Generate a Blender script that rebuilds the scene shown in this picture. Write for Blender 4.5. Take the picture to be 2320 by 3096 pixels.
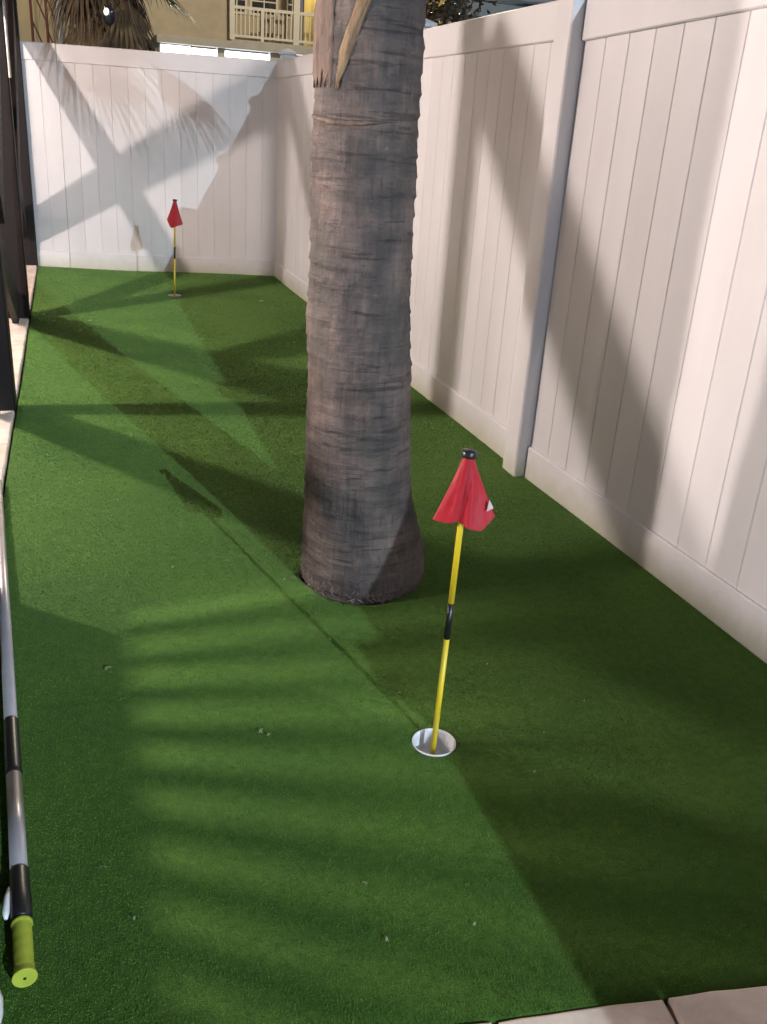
import bpy, bmesh, math, random
from mathutils import Vector, Matrix, noise
random.seed(7)
S = bpy.context.scene
COL = S.collection
for o in list(bpy.data.objects): bpy.data.objects.remove(o)

# ------------------------------------------------------------------ camera
cam = bpy.data.cameras.new('camera'); camo = bpy.data.objects.new('camera', cam); COL.objects.link(camo)
F = Vector((0.30689807, 0.8695015, -0.38701513))
R = Vector((0.94955696, -0.30727613, 0.06263357)); U = Vector((0.06446053, 0.38671503, 0.91994365))
M = Matrix((R, U, -F)).transposed().to_4x4(); M.translation = Vector((0, 0, 1.35))
camo.matrix_world = M
cam.sensor_fit = 'HORIZONTAL'; cam.sensor_width = 36; cam.lens = 36 * 2749.97 / 2320
cam.clip_start = 0.05; cam.clip_end = 500
S.camera = camo

# ------------------------------------------------------------------ world: night sky over a lit neighbourhood
w = bpy.data.worlds.new('World'); S.world = w; w.use_nodes = True
nt = w.node_tree; nt.nodes.clear()
out = nt.nodes.new('ShaderNodeOutputWorld'); bg = nt.nodes.new('ShaderNodeBackground')
tc = nt.nodes.new('ShaderNodeTexCoord'); sp = nt.nodes.new('ShaderNodeSeparateXYZ'); rmp = nt.nodes.new('ShaderNodeValToRGB')
rmp.color_ramp.elements[0].position = 0.0; rmp.color_ramp.elements[0].color = (0.78, 0.82, 0.95, 1)
rmp.color_ramp.elements[1].position = 0.6; rmp.color_ramp.elements[1].color = (0.55, 0.56, 0.66, 1)
nt.links.new(tc.outputs['Generated'], sp.inputs[0]); nt.links.new(sp.outputs['Z'], rmp.inputs[0])
nt.links.new(rmp.outputs[0], bg.inputs['Color']); bg.inputs['Strength'].default_value = 0.18
nt.links.new(bg.outputs[0], out.inputs[0])
S.view_settings.view_transform = 'Standard'; S.view_settings.look = 'None'
S.view_settings.exposure = 0.0; S.view_settings.gamma = 1; S.view_settings.use_curve_mapping = False

# ------------------------------------------------------------------ lamps of the place, plus an added fill lamp
WARM = (1.0, 0.868, 0.822); COOL = (0.67, 0.85, 1.0)
LAMP_C = (4.32, -13.3, 6.4)
LAMPS = [  # name, position, power, colour, radius
    ('lamp_light', (-2.7, 4.76, 2.40), 800, WARM, 0.08),
    ('lamp_light', (-2.7, 6.95, 2.40), 70, WARM, 0.15),
    ('lamp_light', (-2.7, 9.20, 2.40), 80, WARM, 0.10),
    ('lamp_light', (0.9, -3.6, 0.55), 400, (0.72, 0.80, 1.0), 0.22),
]
def lamp(name, loc, power, colr, rad):
    l = bpy.data.lights.new(name, 'POINT'); l.energy = power; l.color = colr; l.shadow_soft_size = rad
    o = bpy.data.objects.new(name, l); o.location = loc; COL.objects.link(o); return o
for a in LAMPS: lamp(*a)
# the blueish one is an unseen fill lamp added low behind the camera
# cool floodlight high beyond the right fence, behind the camera
_l = bpy.data.lights.new('flood_light', 'SPOT'); _l.energy = 11400; _l.color = COOL; _l.shadow_soft_size = 0.022
_l.spot_size = math.radians(44); _l.spot_blend = 1.0
_o = bpy.data.objects.new('flood_light', _l); _o.location = LAMP_C; COL.objects.link(_o)
_o.rotation_euler = (Vector((0.5, 0.3, 0)) - Vector(LAMP_C)).to_track_quat('-Z', 'Y').to_euler()
# spotlight on the porch side, aimed across the turf at the right fence
_l = bpy.data.lights.new('spot_light', 'SPOT'); _l.energy = 305; _l.color = WARM; _l.shadow_soft_size = 0.075
_l.spot_size = math.radians(92); _l.spot_blend = 0.55
SPOT = (-1.43, 2.29, 1.12)
_o = bpy.data.objects.new('spot_light', _l); _o.location = SPOT; COL.objects.link(_o)
_o.rotation_euler = (Vector((1.8, 1.15, 0.75)) - Vector(SPOT)).to_track_quat('-Z', 'Y').to_euler()

# ------------------------------------------------------------------ materials
def nodes(name):
    m = bpy.data.materials.new(name); m.use_nodes = True; t = m.node_tree
    return m, t, t.nodes['Principled BSDF']
def N(t, typ, **kw):
    n = t.nodes.new(typ)
    for k, v in kw.items():
        if k in n.inputs: n.inputs[k].default_value = v
        else: setattr(n, k, v)
    return n
def coords(t, scale=(1, 1, 1), obj=True):
    tcn = N(t, 'ShaderNodeTexCoord'); mp = N(t, 'ShaderNodeMapping'); mp.inputs['Scale'].default_value = scale
    t.links.new(tcn.outputs['Object' if obj else 'Generated'], mp.inputs[0]); return mp
def mat(name, c, rough=0.5, var=0.0, scale=8.0, bump=0.0, bscale=60.0, metal=0.0, stretch=(1, 1, 1), c2=None, spec=0.5, detail=5, bdist=0.003, transl=0.0):
    m, t, b = nodes(name)
    b.inputs['Roughness'].default_value = rough; b.inputs['Metallic'].default_value = metal
    b.inputs['Specular IOR Level'].default_value = spec
    mp = coords(t, stretch)
    if var or c2:
        nz = N(t, 'ShaderNodeTexNoise', Scale=scale, Detail=detail, Roughness=0.6); t.links.new(mp.outputs[0], nz.inputs['Vector'])
        r = N(t, 'ShaderNodeValToRGB'); e = r.color_ramp.elements
        e[0].position = 0.3; e[1].position = 0.7
        lo = [x * (1 - var) for x in c]; hi = list(c2) if c2 else [min(1, x * (1 + var)) for x in c]
        e[0].color = (*lo, 1); e[1].color = (*hi, 1)
        t.links.new(nz.outputs['Fac'], r.inputs[0]); t.links.new(r.outputs[0], b.inputs['Base Color'])
        rr = N(t, 'ShaderNodeMapRange'); rr.inputs['To Min'].default_value = rough * 0.8; rr.inputs['To Max'].default_value = min(1, rough * 1.2)
        t.links.new(nz.outputs['Fac'], rr.inputs['Value']); t.links.new(rr.outputs[0], b.inputs['Roughness'])
    else:
        b.inputs['Base Color'].default_value = (*c, 1)
    if bump:
        nb = N(t, 'ShaderNodeTexNoise', Scale=bscale, Detail=4, Roughness=0.6); t.links.new(mp.outputs[0], nb.inputs['Vector'])
        bp = N(t, 'ShaderNodeBump', Strength=bump, Distance=bdist); t.links.new(nb.outputs['Fac'], bp.inputs['Height']); t.links.new(bp.outputs[0], b.inputs['Normal'])
    return m
def emis(name, c, s):
    m, t, b = nodes(name); b.inputs['Base Color'].default_value = (*[x * .5 for x in c], 1)
    b.inputs['Emission Color'].default_value = (*c, 1); b.inputs['Emission Strength'].default_value = s; return m

def turf_material(name='turf', g=1.0):
    m, t, b = nodes(name); L = t.links.new
    mp = coords(t)
    fine = N(t, 'ShaderNodeTexNoise', Scale=420.0, Detail=3, Roughness=0.7); L(mp.outputs[0], fine.inputs['Vector'])
    mid = N(t, 'ShaderNodeTexNoise', Scale=38.0, Detail=5, Roughness=0.65); L(mp.outputs[0], mid.inputs['Vector'])
    big = N(t, 'ShaderNodeTexNoise', Scale=2.2, Detail=4, Roughness=0.55); L(mp.outputs[0], big.inputs['Vector'])
    # stitched rows of the backing run along the length
    wv = N(t, 'ShaderNodeTexWave', Scale=31.0, Distortion=1.2, Detail=2); wv.bands_direction = 'X'; L(mp.outputs[0], wv.inputs['Vector'])
    wv.inputs['Detail Scale'].default_value = 3
    a1 = N(t, 'ShaderNodeMath', operation='MULTIPLY'); a1.inputs[1].default_value = 0.62; L(fine.outputs['Fac'], a1.inputs[0])
    a2 = N(t, 'ShaderNodeMath', operation='MULTIPLY_ADD'); a2.inputs[1].default_value = 0.30; L(mid.outputs['Fac'], a2.inputs[0]); L(a1.outputs[0], a2.inputs[2])
    a3 = N(t, 'ShaderNodeMath', operation='MULTIPLY_ADD'); a3.inputs[1].default_value = 0.018; L(wv.outputs['Fac'], a3.inputs[0]); L(a2.outputs[0], a3.inputs[2])
    r = N(t, 'ShaderNodeValToRGB'); e = r.color_ramp.elements
    e[0].position = 0.36; e[0].color = (0.0235 * g, 0.060 * g, 0.0095 * g, 1); e[1].position = 0.62; e[1].color = (0.0590 * g, 0.116 * g, 0.0160 * g, 1)
    L(a3.outputs[0], r.inputs[0])
    r2 = N(t, 'ShaderNodeValToRGB'); e = r2.color_ramp.elements
    e[0].position = 0.32; e[0].color = (0.82, 0.86, 0.84, 1); e[1].position = 0.68; e[1].color = (1.12, 1.08, 1.0, 1)
    L(big.outputs['Fac'], r2.inputs[0])
    mx = N(t, 'ShaderNodeMix', data_type='RGBA', blend_type='MULTIPLY'); mx.inputs[0].default_value = 1
    L(r.outputs[0], mx.inputs[6]); L(r2.outputs[0], mx.inputs[7]); L(mx.outputs[2], b.inputs['Base Color'])
    b.inputs['Roughness'].default_value = 0.85; b.inputs['Specular IOR Level'].default_value = 0.15
    b.inputs['Sheen Weight'].default_value = 0.13; b.inputs['Sheen Roughness'].default_value = 0.5; b.inputs['Sheen Tint'].default_value = (0.6, 0.9, 0.4, 1)
    bp = N(t, 'ShaderNodeBump', Strength=0.75, Distance=0.004); L(a2.outputs[0], bp.inputs['Height']); L(bp.outputs[0], b.inputs['Normal'])
    return m
def vinyl_material():
    m, t, b = nodes('vinyl'); L = t.links.new
    mp = coords(t); 
    oi = N(t, 'ShaderNodeObjectInfo')
    nz = N(t, 'ShaderNodeTexNoise', Scale=3.0, Detail=6, Roughness=0.6)
    geo = N(t, 'ShaderNodeNewGeometry'); mp2 = N(t, 'ShaderNodeMapping'); mp2.inputs['Scale'].default_value = (1, 1, 0.35)
    L(geo.outputs['Position'], mp2.inputs[0]); L(mp2.outputs[0], nz.inputs['Vector'])
    r = N(t, 'ShaderNodeValToRGB'); e = r.color_ramp.elements
    e[0].position = 0.25; e[0].color = (0.565, 0.543, 0.540, 1); e[1].position = 0.7; e[1].color = (0.635, 0.616, 0.615, 1)
    L(nz.outputs['Fac'], r.inputs[0])
    # each board differs a touch; splash dirt low down with a ragged edge
    mr = N(t, 'ShaderNodeMapRange'); mr.inputs['To Min'].default_value = 0.955; mr.inputs['To Max'].default_value = 1.03; L(oi.outputs['Random'], mr.inputs['Value'])
    mx = N(t, 'ShaderNodeMix', data_type='RGBA', blend_type='MULTIPLY'); mx.inputs[0].default_value = 1; L(r.outputs[0], mx.inputs[6]); L(mr.outputs[0], mx.inputs[7])
    sep = N(t, 'ShaderNodeSeparateXYZ'); L(geo.outputs['Position'], sep.inputs[0])
    n2 = N(t, 'ShaderNodeTexNoise', Scale=14.0, Detail=6, Roughness=0.7); L(geo.outputs['Position'], n2.inputs['Vector'])
    ad = N(t, 'ShaderNodeMath', operation='MULTIPLY_ADD'); ad.inputs[1].default_value = -0.14; L(n2.outputs['Fac'], ad.inputs[0]); L(sep.outputs['Z'], ad.inputs[2])
    m2 = N(t, 'ShaderNodeMapRange'); m2.inputs['From Min'].default_value = -0.08; m2.inputs['From Max'].default_value = 0.045; m2.inputs['To Min'].default_value = 0.75; m2.inputs['To Max'].default_value = 0.0
    L(ad.outputs[0], m2.inputs['Value'])
    m3 = N(t, 'ShaderNodeMix', data_type='RGBA'); m3.inputs[7].default_value = (0.42, 0.40, 0.27, 1); L(m2.outputs[0], m3.inputs[0]); L(mx.outputs[2], m3.inputs[6])
    L(m3.outputs[2], b.inputs['Base Color'])
    b.inputs['Roughness'].default_value = 0.33; b.inputs['Specular IOR Level'].default_value = 0.4
    n3 = N(t, 'ShaderNodeTexNoise', Scale=7.0, Detail=2); L(mp2.outputs[0], n3.inputs['Vector'])
    bp = N(t, 'ShaderNodeBump', Strength=0.12, Distance=0.01); L(n3.outputs['Fac'], bp.inputs['Height']); L(bp.outputs[0], b.inputs['Normal'])
    return m
def bark_material():
    m, t, b = nodes('palm_bark'); L = t.links.new
    rings = coords(t, (3.5, 3.5, 26)); fib = coords(t, (60, 60, 5)); blot = coords(t, (7, 7, 5)); fine = coords(t, (30, 30, 90))
    nr = N(t, 'ShaderNodeTexNoise', Scale=1.0, Detail=4, Roughness=0.65, Distortion=0.3); L(rings.outputs[0], nr.inputs['Vector'])
    nf = N(t, 'ShaderNodeTexNoise', Scale=1.0, Detail=5, Roughness=0.65); L(fib.outputs[0], nf.inputs['Vector'])
    nb = N(t, 'ShaderNodeTexNoise', Scale=1.0, Detail=6, Roughness=0.62); L(blot.outputs[0], nb.inputs['Vector'])
    nn = N(t, 'ShaderNodeTexNoise', Scale=1.0, Detail=4, Roughness=0.7); L(fine.outputs[0], nn.inputs['Vector'])
    r = N(t, 'ShaderNodeValToRGB'); e = r.color_ramp.elements
    e[0].position = 0.36; e[0].color = (0.024, 0.0195, 0.020, 1); e[1].position = 0.66; e[1].color = (0.150, 0.110, 0.092, 1)
    x = r.color_ramp.elements.new(0.5); x.color = (0.060, 0.047, 0.043, 1)
    s = N(t, 'ShaderNodeMath', operation='MULTIPLY_ADD'); s.inputs[1].default_value = 0.24; L(nr.outputs['Fac'], s.inputs[0])
    s0 = N(t, 'ShaderNodeMath', operation='MULTIPLY'); s0.inputs[1].default_value = 0.50; L(nb.outputs['Fac'], s0.inputs[0]); L(s0.outputs[0], s.inputs[2])
    s2 = N(t, 'ShaderNodeMath', operation='MULTIPLY_ADD'); s2.inputs[1].default_value = 0.17; L(nf.outputs['Fac'], s2.inputs[0]); L(s.outputs[0], s2.inputs[2])
    s3 = N(t, 'ShaderNodeMath', operation='MULTIPLY_ADD'); s3.inputs[1].default_value = 0.13; L(nn.outputs['Fac'], s3.inputs[0]); L(s2.outputs[0], s3.inputs[2])
    L(s3.outputs[0], r.inputs[0])
    def thin(sc, lo, hi, dark):
        q = coords(t, sc); z_ = N(t, 'ShaderNodeTexNoise', Scale=1.0, Detail=3, Roughness=0.6, Distortion=0.4); L(q.outputs[0], z_.inputs['Vector'])
        c_ = N(t, 'ShaderNodeValToRGB'); c_.color_ramp.elements[0].position = lo; c_.color_ramp.elements[1].position = hi
        c_.color_ramp.elements[0].color = (*dark, 1); c_.color_ramp.elements[1].color = (1, 1, 1, 1); L(z_.outputs['Fac'], c_.inputs[0]); return c_
    cr1 = thin((5, 5, 62), .36, .42, (.42, .40, .42)); cr2 = thin((70, 70, 9), .33, .40, (.66, .64, .63)); fl_ = thin((38, 38, 95), .68, .72, (1, 1, 1)); fl_.color_ramp.elements[1].color = (1.7, 1.65, 1.6, 1)
    pr_ = r
    for c_ in (cr1, cr2, fl_):
        mm = N(t, 'ShaderNodeMix', data_type='RGBA', blend_type='MULTIPLY'); mm.inputs[0].default_value = .85
        L((pr_.outputs[0] if pr_ is r else pr_.outputs[2]), mm.inputs[6]); L(c_.outputs[0], mm.inputs[7]); pr_ = mm
    # lichen / algae tint in patches
    lp = coords(t, (9, 9, 4)); nl = N(t, 'ShaderNodeTexNoise', Scale=1.0, Detail=3); L(lp.outputs[0], nl.inputs['Vector'])
    rl = N(t, 'ShaderNodeValToRGB'); rl.color_ramp.elements[0].position = 0.5; rl.color_ramp.elements[1].position = 0.72
    rl.color_ramp.elements[0].color = (0, 0, 0, 1); rl.color_ramp.elements[1].color = (0.55, 0.55, 0.55, 1); L(nl.outputs['Fac'], rl.inputs[0])
    mx = N(t, 'ShaderNodeMix', data_type='RGBA'); mx.inputs[7].default_value = (0.055, 0.052, 0.040, 1); L(rl.outputs[0], mx.inputs[0]); L(pr_.outputs[2], mx.inputs[6])
    L(mx.outputs[2], b.inputs['Base Color'])
    b.inputs['Roughness'].default_value = 0.72; b.inputs['Specular IOR Level'].default_value = 0.35
    bp = N(t, 'ShaderNodeBump', Strength=1.0, Distance=0.03); L(s3.outputs[0], bp.inputs['Height']); L(bp.outputs[0], b.inputs['Normal'])
    return m
MT = dict(
    turf=turf_material('turf', 1.3), blade=turf_material('turf_blade', 2.35), vinyl=vinyl_material(), bark=bark_material(),
    soil=mat('soil', (0.035, 0.028, 0.02), 0.95, 0.4, 30, 0.5, 80),
    timber=mat('dark_stained_timber', (0.0095, 0.0062, 0.0055), 0.6, 0.35, 6, 0.35, 30, stretch=(6, 6, 0.6), spec=0.2),
    stone=mat('travertine', (0.54, 0.43, 0.35), 0.75, 0.16, 9, 0.35, 70, c2=(0.72, 0.61, 0.52), detail=9),
    wallpaint=mat('house_wall', (0.55, 0.50, 0.43), 0.8, 0.06, 3),
    ceiling=mat('deck_ceiling', (0.42, 0.37, 0.31), 0.75, 0.08, 3),
    red=mat('red_nylon', (0.36, 0.009, 0.018), 0.55, 0.12, 30, 0.3, 900, bdist=0.0006, spec=0.4),
    black=mat('black_plastic', (0.012, 0.012, 0.013), 0.35, 0.2, 20),
    yellow=mat('yellow_fibreglass', (0.68, 0.50, 0.025), 0.38, 0.06, 12),
    white=mat('white_plastic', (0.72, 0.73, 0.75), 0.4, 0.06, 10),
    print_white=mat('white_print', (0.75, 0.72, 0.72), 0.6, 0.03, 20),
    alu=mat('anodised_aluminium', (0.46, 0.43, 0.45), 0.38, 0.10, 10, metal=0.55, stretch=(1, 1, .2)),
    greengrip=mat('lime_foam', (0.33, 0.39, 0.032), 0.72, 0.10, 25, 0.3, 400, bdist=0.001),
    boot=mat('palm_leaf_base', (0.14, 0.085, 0.042), 0.75, 0.3, 3, 0.8, 6, stretch=(22, 22, 1.6), c2=(0.26, 0.165, 0.085)),
    sheath=mat('old_leaf_sheath', (0.075, 0.048, 0.036), 0.8, 0.35, 3, 0.8, 6, stretch=(16, 16, 2.0), c2=(0.16, 0.105, 0.075)),
    rootfibre=mat('root_fibre', (0.10, 0.065, 0.045), 0.8, 0.5, 20, c2=(0.19, 0.145, 0.11)),
    frond=mat('palm_leaf', (0.05, 0.075, 0.025), 0.5, 0.35, 6),
    deadfrond=mat('dead_palm_leaf', (0.060, 0.036, 0.018), 0.8, 0.5, 5, c2=(0.17, 0.115, 0.058)),
    stucco=mat('tan_stucco', (0.42, 0.36, 0.27), 0.9, 0.10, 2.5, 0.3, 60, bdist=0.02),
    trim=mat('pale_trim', (0.62, 0.58, 0.50), 0.6, 0.06, 4),
    slab=mat('concrete_slab', (0.42, 0.40, 0.36), 0.85, 0.12, 3),
    glass=mat('dark_window_glass', (0.02, 0.022, 0.03), 0.08, 0.1, 3, spec=0.8),
    yellowwall=mat('balcony_wall_paint', (0.50, 0.40, 0.16), 0.85, 0.08, 3),
    chair=mat('balcony_chair_plastic', (0.35, 0.30, 0.26), 0.7, 0.1, 5),
    rust=mat('red_oxide_steel', (0.12, 0.03, 0.02), 0.6, 0.3, 9),
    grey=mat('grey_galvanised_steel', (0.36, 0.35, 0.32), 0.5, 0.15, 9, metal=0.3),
    blue=mat('blue_canvas', (0.07, 0.15, 0.28), 0.6, 0.2, 2, c2=(0.22, 0.34, 0.42)),
    asphalt=mat('asphalt', (0.05, 0.05, 0.05), 0.9, 0.2, 20, 0.4, 90),
    scrap=mat('dry_clipping', (0.42, 0.44, 0.28), 0.7, 0.25, 60),
    shrubleaf=mat('shrub_leaf', (0.11, 0.085, 0.045), 0.4, 0.4, 9, c2=(0.22, 0.17, 0.11)),
    glow=emis('fluorescent_opening', (0.93, 0.98, 1.0), 5.0),
    lampglow=emis('lamp_lens', (1.0, 0.95, 0.85), 1.1),
    bulb=emis('warm_lamp_lens', (1.0, 0.80, 0.6), 3.0),
)

# ------------------------------------------------------------------ helpers
def obj(name, me_or_bm, m=None, parent=None, smooth=False):
    if isinstance(me_or_bm, bmesh.types.BMesh):
        me = bpy.data.meshes.new(name); me_or_bm.normal_update(); me_or_bm.to_mesh(me); me_or_bm.free()
    else: me = me_or_bm
    if m is not None and not me.materials: me.materials.append(m)
    if smooth:
        for p in me.polygons: p.use_smooth = True
    o = bpy.data.objects.new(name, me); COL.objects.link(o)
    if parent is not None: o.parent = parent
    return o
def thing(name, label, cat, loc=(0, 0, 0), rz=0.0, group=None):
    o = bpy.data.objects.new(name, None); COL.objects.link(o); o.location = loc; o.rotation_euler = (0, 0, rz)
    o.empty_display_size = 0.1
    o['label'] = label; o['category'] = cat
    if group: o['group'] = group
    return o
def tag(o, label, cat, group=None):
    o['label'] = label; o['category'] = cat
    if group: o['group'] = group
    return o
def box(bm, a, b, bev=0.0):
    x0, y0, z0 = a; x1, y1, z1 = b
    vs = [bm.verts.new(v) for v in ((x0, y0, z0), (x1, y0, z0), (x1, y1, z0), (x0, y1, z0), (x0, y0, z1), (x1, y0, z1), (x1, y1, z1), (x0, y1, z1))]
    fs = [bm.faces.new([vs[i] for i in f]) for f in ((0, 3, 2, 1), (4, 5, 6, 7), (0, 1, 5, 4), (1, 2, 6, 5), (2, 3, 7, 6), (3, 0, 4, 7))]
    if bev:
        ed = list({e for f in fs for e in f.edges})
        bmesh.ops.bevel(bm, geom=ed, offset=bev, segments=1, affect='EDGES', profile=0.5)
    return bm
def boxbm(a, b, bev=0.0): return box(bmesh.new(), a, b, bev)
def tube(bm, pts, rads, n=12, cap=True, squash=1.0):
    rings = []; prev = None
    for i, p in enumerate(pts):
        p = Vector(p); d = (Vector(pts[min(i + 1, len(pts) - 1)]) - Vector(pts[max(i - 1, 0)])).normalized()
        up = Vector((0, 0, 1)) if abs(d.z) < 0.9 else Vector((1, 0, 0))
        a = d.cross(up).normalized(); b = d.cross(a).normalized()
        r = rads[i] if hasattr(rads, '__len__') else rads
        rings.append([bm.verts.new(p + a * (r * math.cos(2 * math.pi * k / n)) + b * (r * squash * math.sin(2 * math.pi * k / n))) for k in range(n)])
    for A, B in zip(rings, rings[1:]):
        for k in range(n): bm.faces.new((A[k], A[(k + 1) % n], B[(k + 1) % n], B[k]))
    if cap: bm.faces.new(rings[0][::-1]); bm.faces.new(rings[-1])
    bmesh.ops.recalc_face_normals(bm, faces=bm.faces)
    return bm
def bar(bm, p, q, wy, wt):
    """a sawn board from p to q; wy = width in the plane, wt = thickness along x"""
    p = Vector(p); q = Vector(q); d = (q - p).normalized(); side = d.cross(Vector((1, 0, 0))).normalized()
    vs = []
    for c in (p, q):
        for sx, sy in ((-1, -1), (1, -1), (1, 1), (-1, 1)):
            vs.append(bm.verts.new(c + Vector((sx * wt / 2, 0, 0)) + side * (sy * wy / 2)))
    for f in ((3, 2, 1, 0), (4, 5, 6, 7), (0, 1, 5, 4), (1, 2, 6, 5), (2, 3, 7, 6), (3, 0, 4, 7)): bm.faces.new([vs[i] for i in f])
    bmesh.ops.recalc_face_normals(bm, faces=bm.faces)
    return bm

# ================================================================== GROUND
g = obj('ground', boxbm((-60, -40, -0.45), (60, 120, -0.16)), MT['asphalt']); g['kind'] = 'structure'
g = obj('soil_bed', boxbm((-0.33, 0.6, -0.158), (1.95, 9.3, -0.09)), MT['soil']); g['kind'] = 'structure'
CUPS = [(0.751, 1.651), (0.771, 7.651)]
PALM = (0.80, 2.53)
def front_y(x): return 0.937 - 0.1265 * (x - 0.538)
def turf_z(x, y):
    z = 0.010 * noise.noise((x * 1.1 + 3, y * 0.9, 0.3)) * min(1, max(0, (y - 1.0) / .6))
    for cx_, cy_ in CUPS + [PALM]:
        d = math.hypot(x - cx_, y - cy_); z *= min(1, max(0, (d - 0.08) / 0.4))
    return z
def turf():
    bm = bmesh.new(); nx, ny = 60, 170
    grid = {}
    for j in range(ny + 1):
        for i in range(nx + 1):
            fx = i / nx; fy = (j / ny)
            x = -0.30 + fx * (1.86 + 0.30)
            y0 = front_y(x); y1 = 9.03 - 0.172 * x + 0.02
            y = y0 + (y1 - y0) * fy
            z = turf_z(x, y)
            grid[i, j] = bm.verts.new((x, y, z))
    for j in range(ny):
        for i in range(nx): bm.faces.new((grid[i, j], grid[i + 1, j], grid[i + 1, j + 1], grid[i, j + 1]))
    o = obj('turf', bm, MT['turf'], smooth=True)
    # thickness, then the holes cut for the cups and the palm
    so = o.modifiers.new('s', 'SOLIDIFY'); so.thickness = 0.022; so.offset = -1
    cut = bmesh.new()
    for cx_, cy_ in CUPS: bmesh.ops.create_cone(cut, cap_ends=True, segments=48, radius1=0.0535, radius2=0.0535, depth=0.4, matrix=Matrix.Translation((cx_, cy_, 0)))
    ring = []
    n = 40
    for k in range(n):
        a = 2 * math.pi * k / n; rr = 0.186 + 0.010 * math.sin(3 * a + 1) + 0.006 * math.sin(7 * a)
        if 2.6 < a < 3.7: rr += 0.016 * math.sin((a - 2.6) / 1.1 * math.pi)
        ring.append((PALM[0] + .028 + rr * math.cos(a), PALM[1] + rr * math.sin(a)))
    lo = [cut.verts.new((x, y, -.2)) for x, y in ring]; hi = [cut.verts.new((x, y, .2)) for x, y in ring]
    cut.faces.new(lo[::-1]); cut.faces.new(hi)
    for k in range(n): cut.faces.new((lo[k], lo[(k + 1) % n], hi[(k + 1) % n], hi[k]))
    bmesh.ops.recalc_face_normals(cut, faces=cut.faces)
    co = obj('cutter', cut)
    bo = o.modifiers.new('b', 'BOOLEAN'); bo.operation = 'DIFFERENCE'; bo.object = co; bo.solver = 'EXACT'
    dg = bpy.context.evaluated_depsgraph_get(); me = bpy.data.meshes.new_from_object(o.evaluated_get(dg))
    o.modifiers.clear(); o.data = me
    bpy.data.objects.remove(co)
    o['kind'] = 'structure'
    return o
turf()

def pile():
    import numpy as np
    rs = np.random.RandomState(11); NB = 620000
    # nearer blades are finer and denser
    u = rs.rand(NB); a_, b_ = 1.45 ** -.6, 9.8 ** -.6; d = (a_ + (b_ - a_) * u) ** (-1 / .6)
    y = d - .55; x = -0.298 + rs.rand(NB) * 2.13
    ok = (y > front_y(x) + .002) & (y < 9.0 - .172 * x)
    for cx_, cy_ in CUPS: ok &= (x - cx_) ** 2 + (y - cy_) ** 2 > .0555 ** 2
    ok &= (x - PALM[0] - .028) ** 2 + (y - PALM[1]) ** 2 > .203 ** 2
    x = x[ok]; y = y[ok]; d = d[ok]; n = len(x)
    w_ = .00085 * np.maximum(1, d / 1.6) * rs.uniform(.7, 1.3, n); h = rs.uniform(.0022, .0046, n) * np.minimum(1.15, np.maximum(1, d / 4))
    az = rs.rand(n) * 2 * math.pi; le = rs.rand(n) * 1.1; la = rs.rand(n) * 2 * math.pi
    gx, gy = 44, 180; T = np.array([[turf_z(-.3 + 2.2 * i / gx, .8 + 8.4 * j / gy) for i in range(gx + 1)] for j in range(gy + 1)])
    fx = np.clip((x + .3) / 2.2 * gx, 0, gx - 1e-3); fy = np.clip((y - .8) / 8.4 * gy, 0, gy - 1e-3); ix = fx.astype(int); iy = fy.astype(int); fx -= ix; fy -= iy
    z0 = (T[iy, ix] * (1 - fx) + T[iy, ix + 1] * fx) * (1 - fy) + (T[iy + 1, ix] * (1 - fx) + T[iy + 1, ix + 1] * fx) * fy - .0006
    co = np.zeros((n, 3, 3), dtype=np.float32)
    co[:, 0, 0] = x - w_ * np.cos(az); co[:, 0, 1] = y - w_ * np.sin(az); co[:, 1, 0] = x + w_ * np.cos(az); co[:, 1, 1] = y + w_ * np.sin(az)
    co[:, 2, 0] = x + h * le * np.cos(la); co[:, 2, 1] = y + h * le * np.sin(la) - h * .10; co[:, 0, 2] = z0; co[:, 1, 2] = z0; co[:, 2, 2] = z0 + h
    me = bpy.data.meshes.new('artificial_grass'); me.vertices.add(3 * n); me.vertices.foreach_set('co', co.ravel())
    me.loops.add(3 * n); me.loops.foreach_set('vertex_index', np.arange(3 * n, dtype=np.int32)); me.polygons.add(n); me.polygons.foreach_set('loop_start', np.arange(0, 3 * n, 3, dtype=np.int32))
    me.update(calc_edges=True)
    o = obj('artificial_grass', me, MT['blade']); o['kind'] = 'stuff'; tag(o, 'short green artificial grass pile covering the putting green', 'artificial grass')
pile()

# paving: tumbled travertine tiles in front (beside the camera) and the coping strip on the left
def paver_bm(wx, wy, h, seed):
    rnd = random.Random(seed); bm = bmesh.new(); n = 7
    ring = []
    def edge(p, q, k):
        for i in range(k):
            t_ = i / k; j = 0.0032 if 0 < i else 0.005
            x = p[0] + (q[0] - p[0]) * t_; y = p[1] + (q[1] - p[1]) * t_
            cx_ = (1 - j * rnd.random() / max(wx, wy) * 2)
            ring.append((x * cx_ + rnd.uniform(-.0015, .0015), y * cx_ + rnd.uniform(-.0015, .0015)))
    c = [(-wx / 2, -wy / 2), (wx / 2, -wy / 2), (wx / 2, wy / 2), (-wx / 2, wy / 2)]
    for a, b in zip(c, c[1:] + c[:1]): edge(a, b, n)
    lo = [bm.verts.new((x, y, 0)) for x, y in ring]; mi = [bm.verts.new((x, y, h - .005)) for x, y in ring]
    hi = [bm.verts.new((x * (1 - .012 / wx), y * (1 - .012 / wy), h)) for x, y in ring]
    k = len(ring)
    for A, B in ((lo, mi), (mi, hi)):
        for i in range(k): bm.faces.new((A[i], A[(i + 1) % k], B[(i + 1) % k], B[i]))
    bm.faces.new(hi); bm.faces.new(lo[::-1]); return bm
pave = obj('pavement', boxbm((-0.66, -4.0, -0.155), (1.95, 0.62, -0.030)), MT['soil']); pave['kind'] = 'structure'
tiles = []
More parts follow.
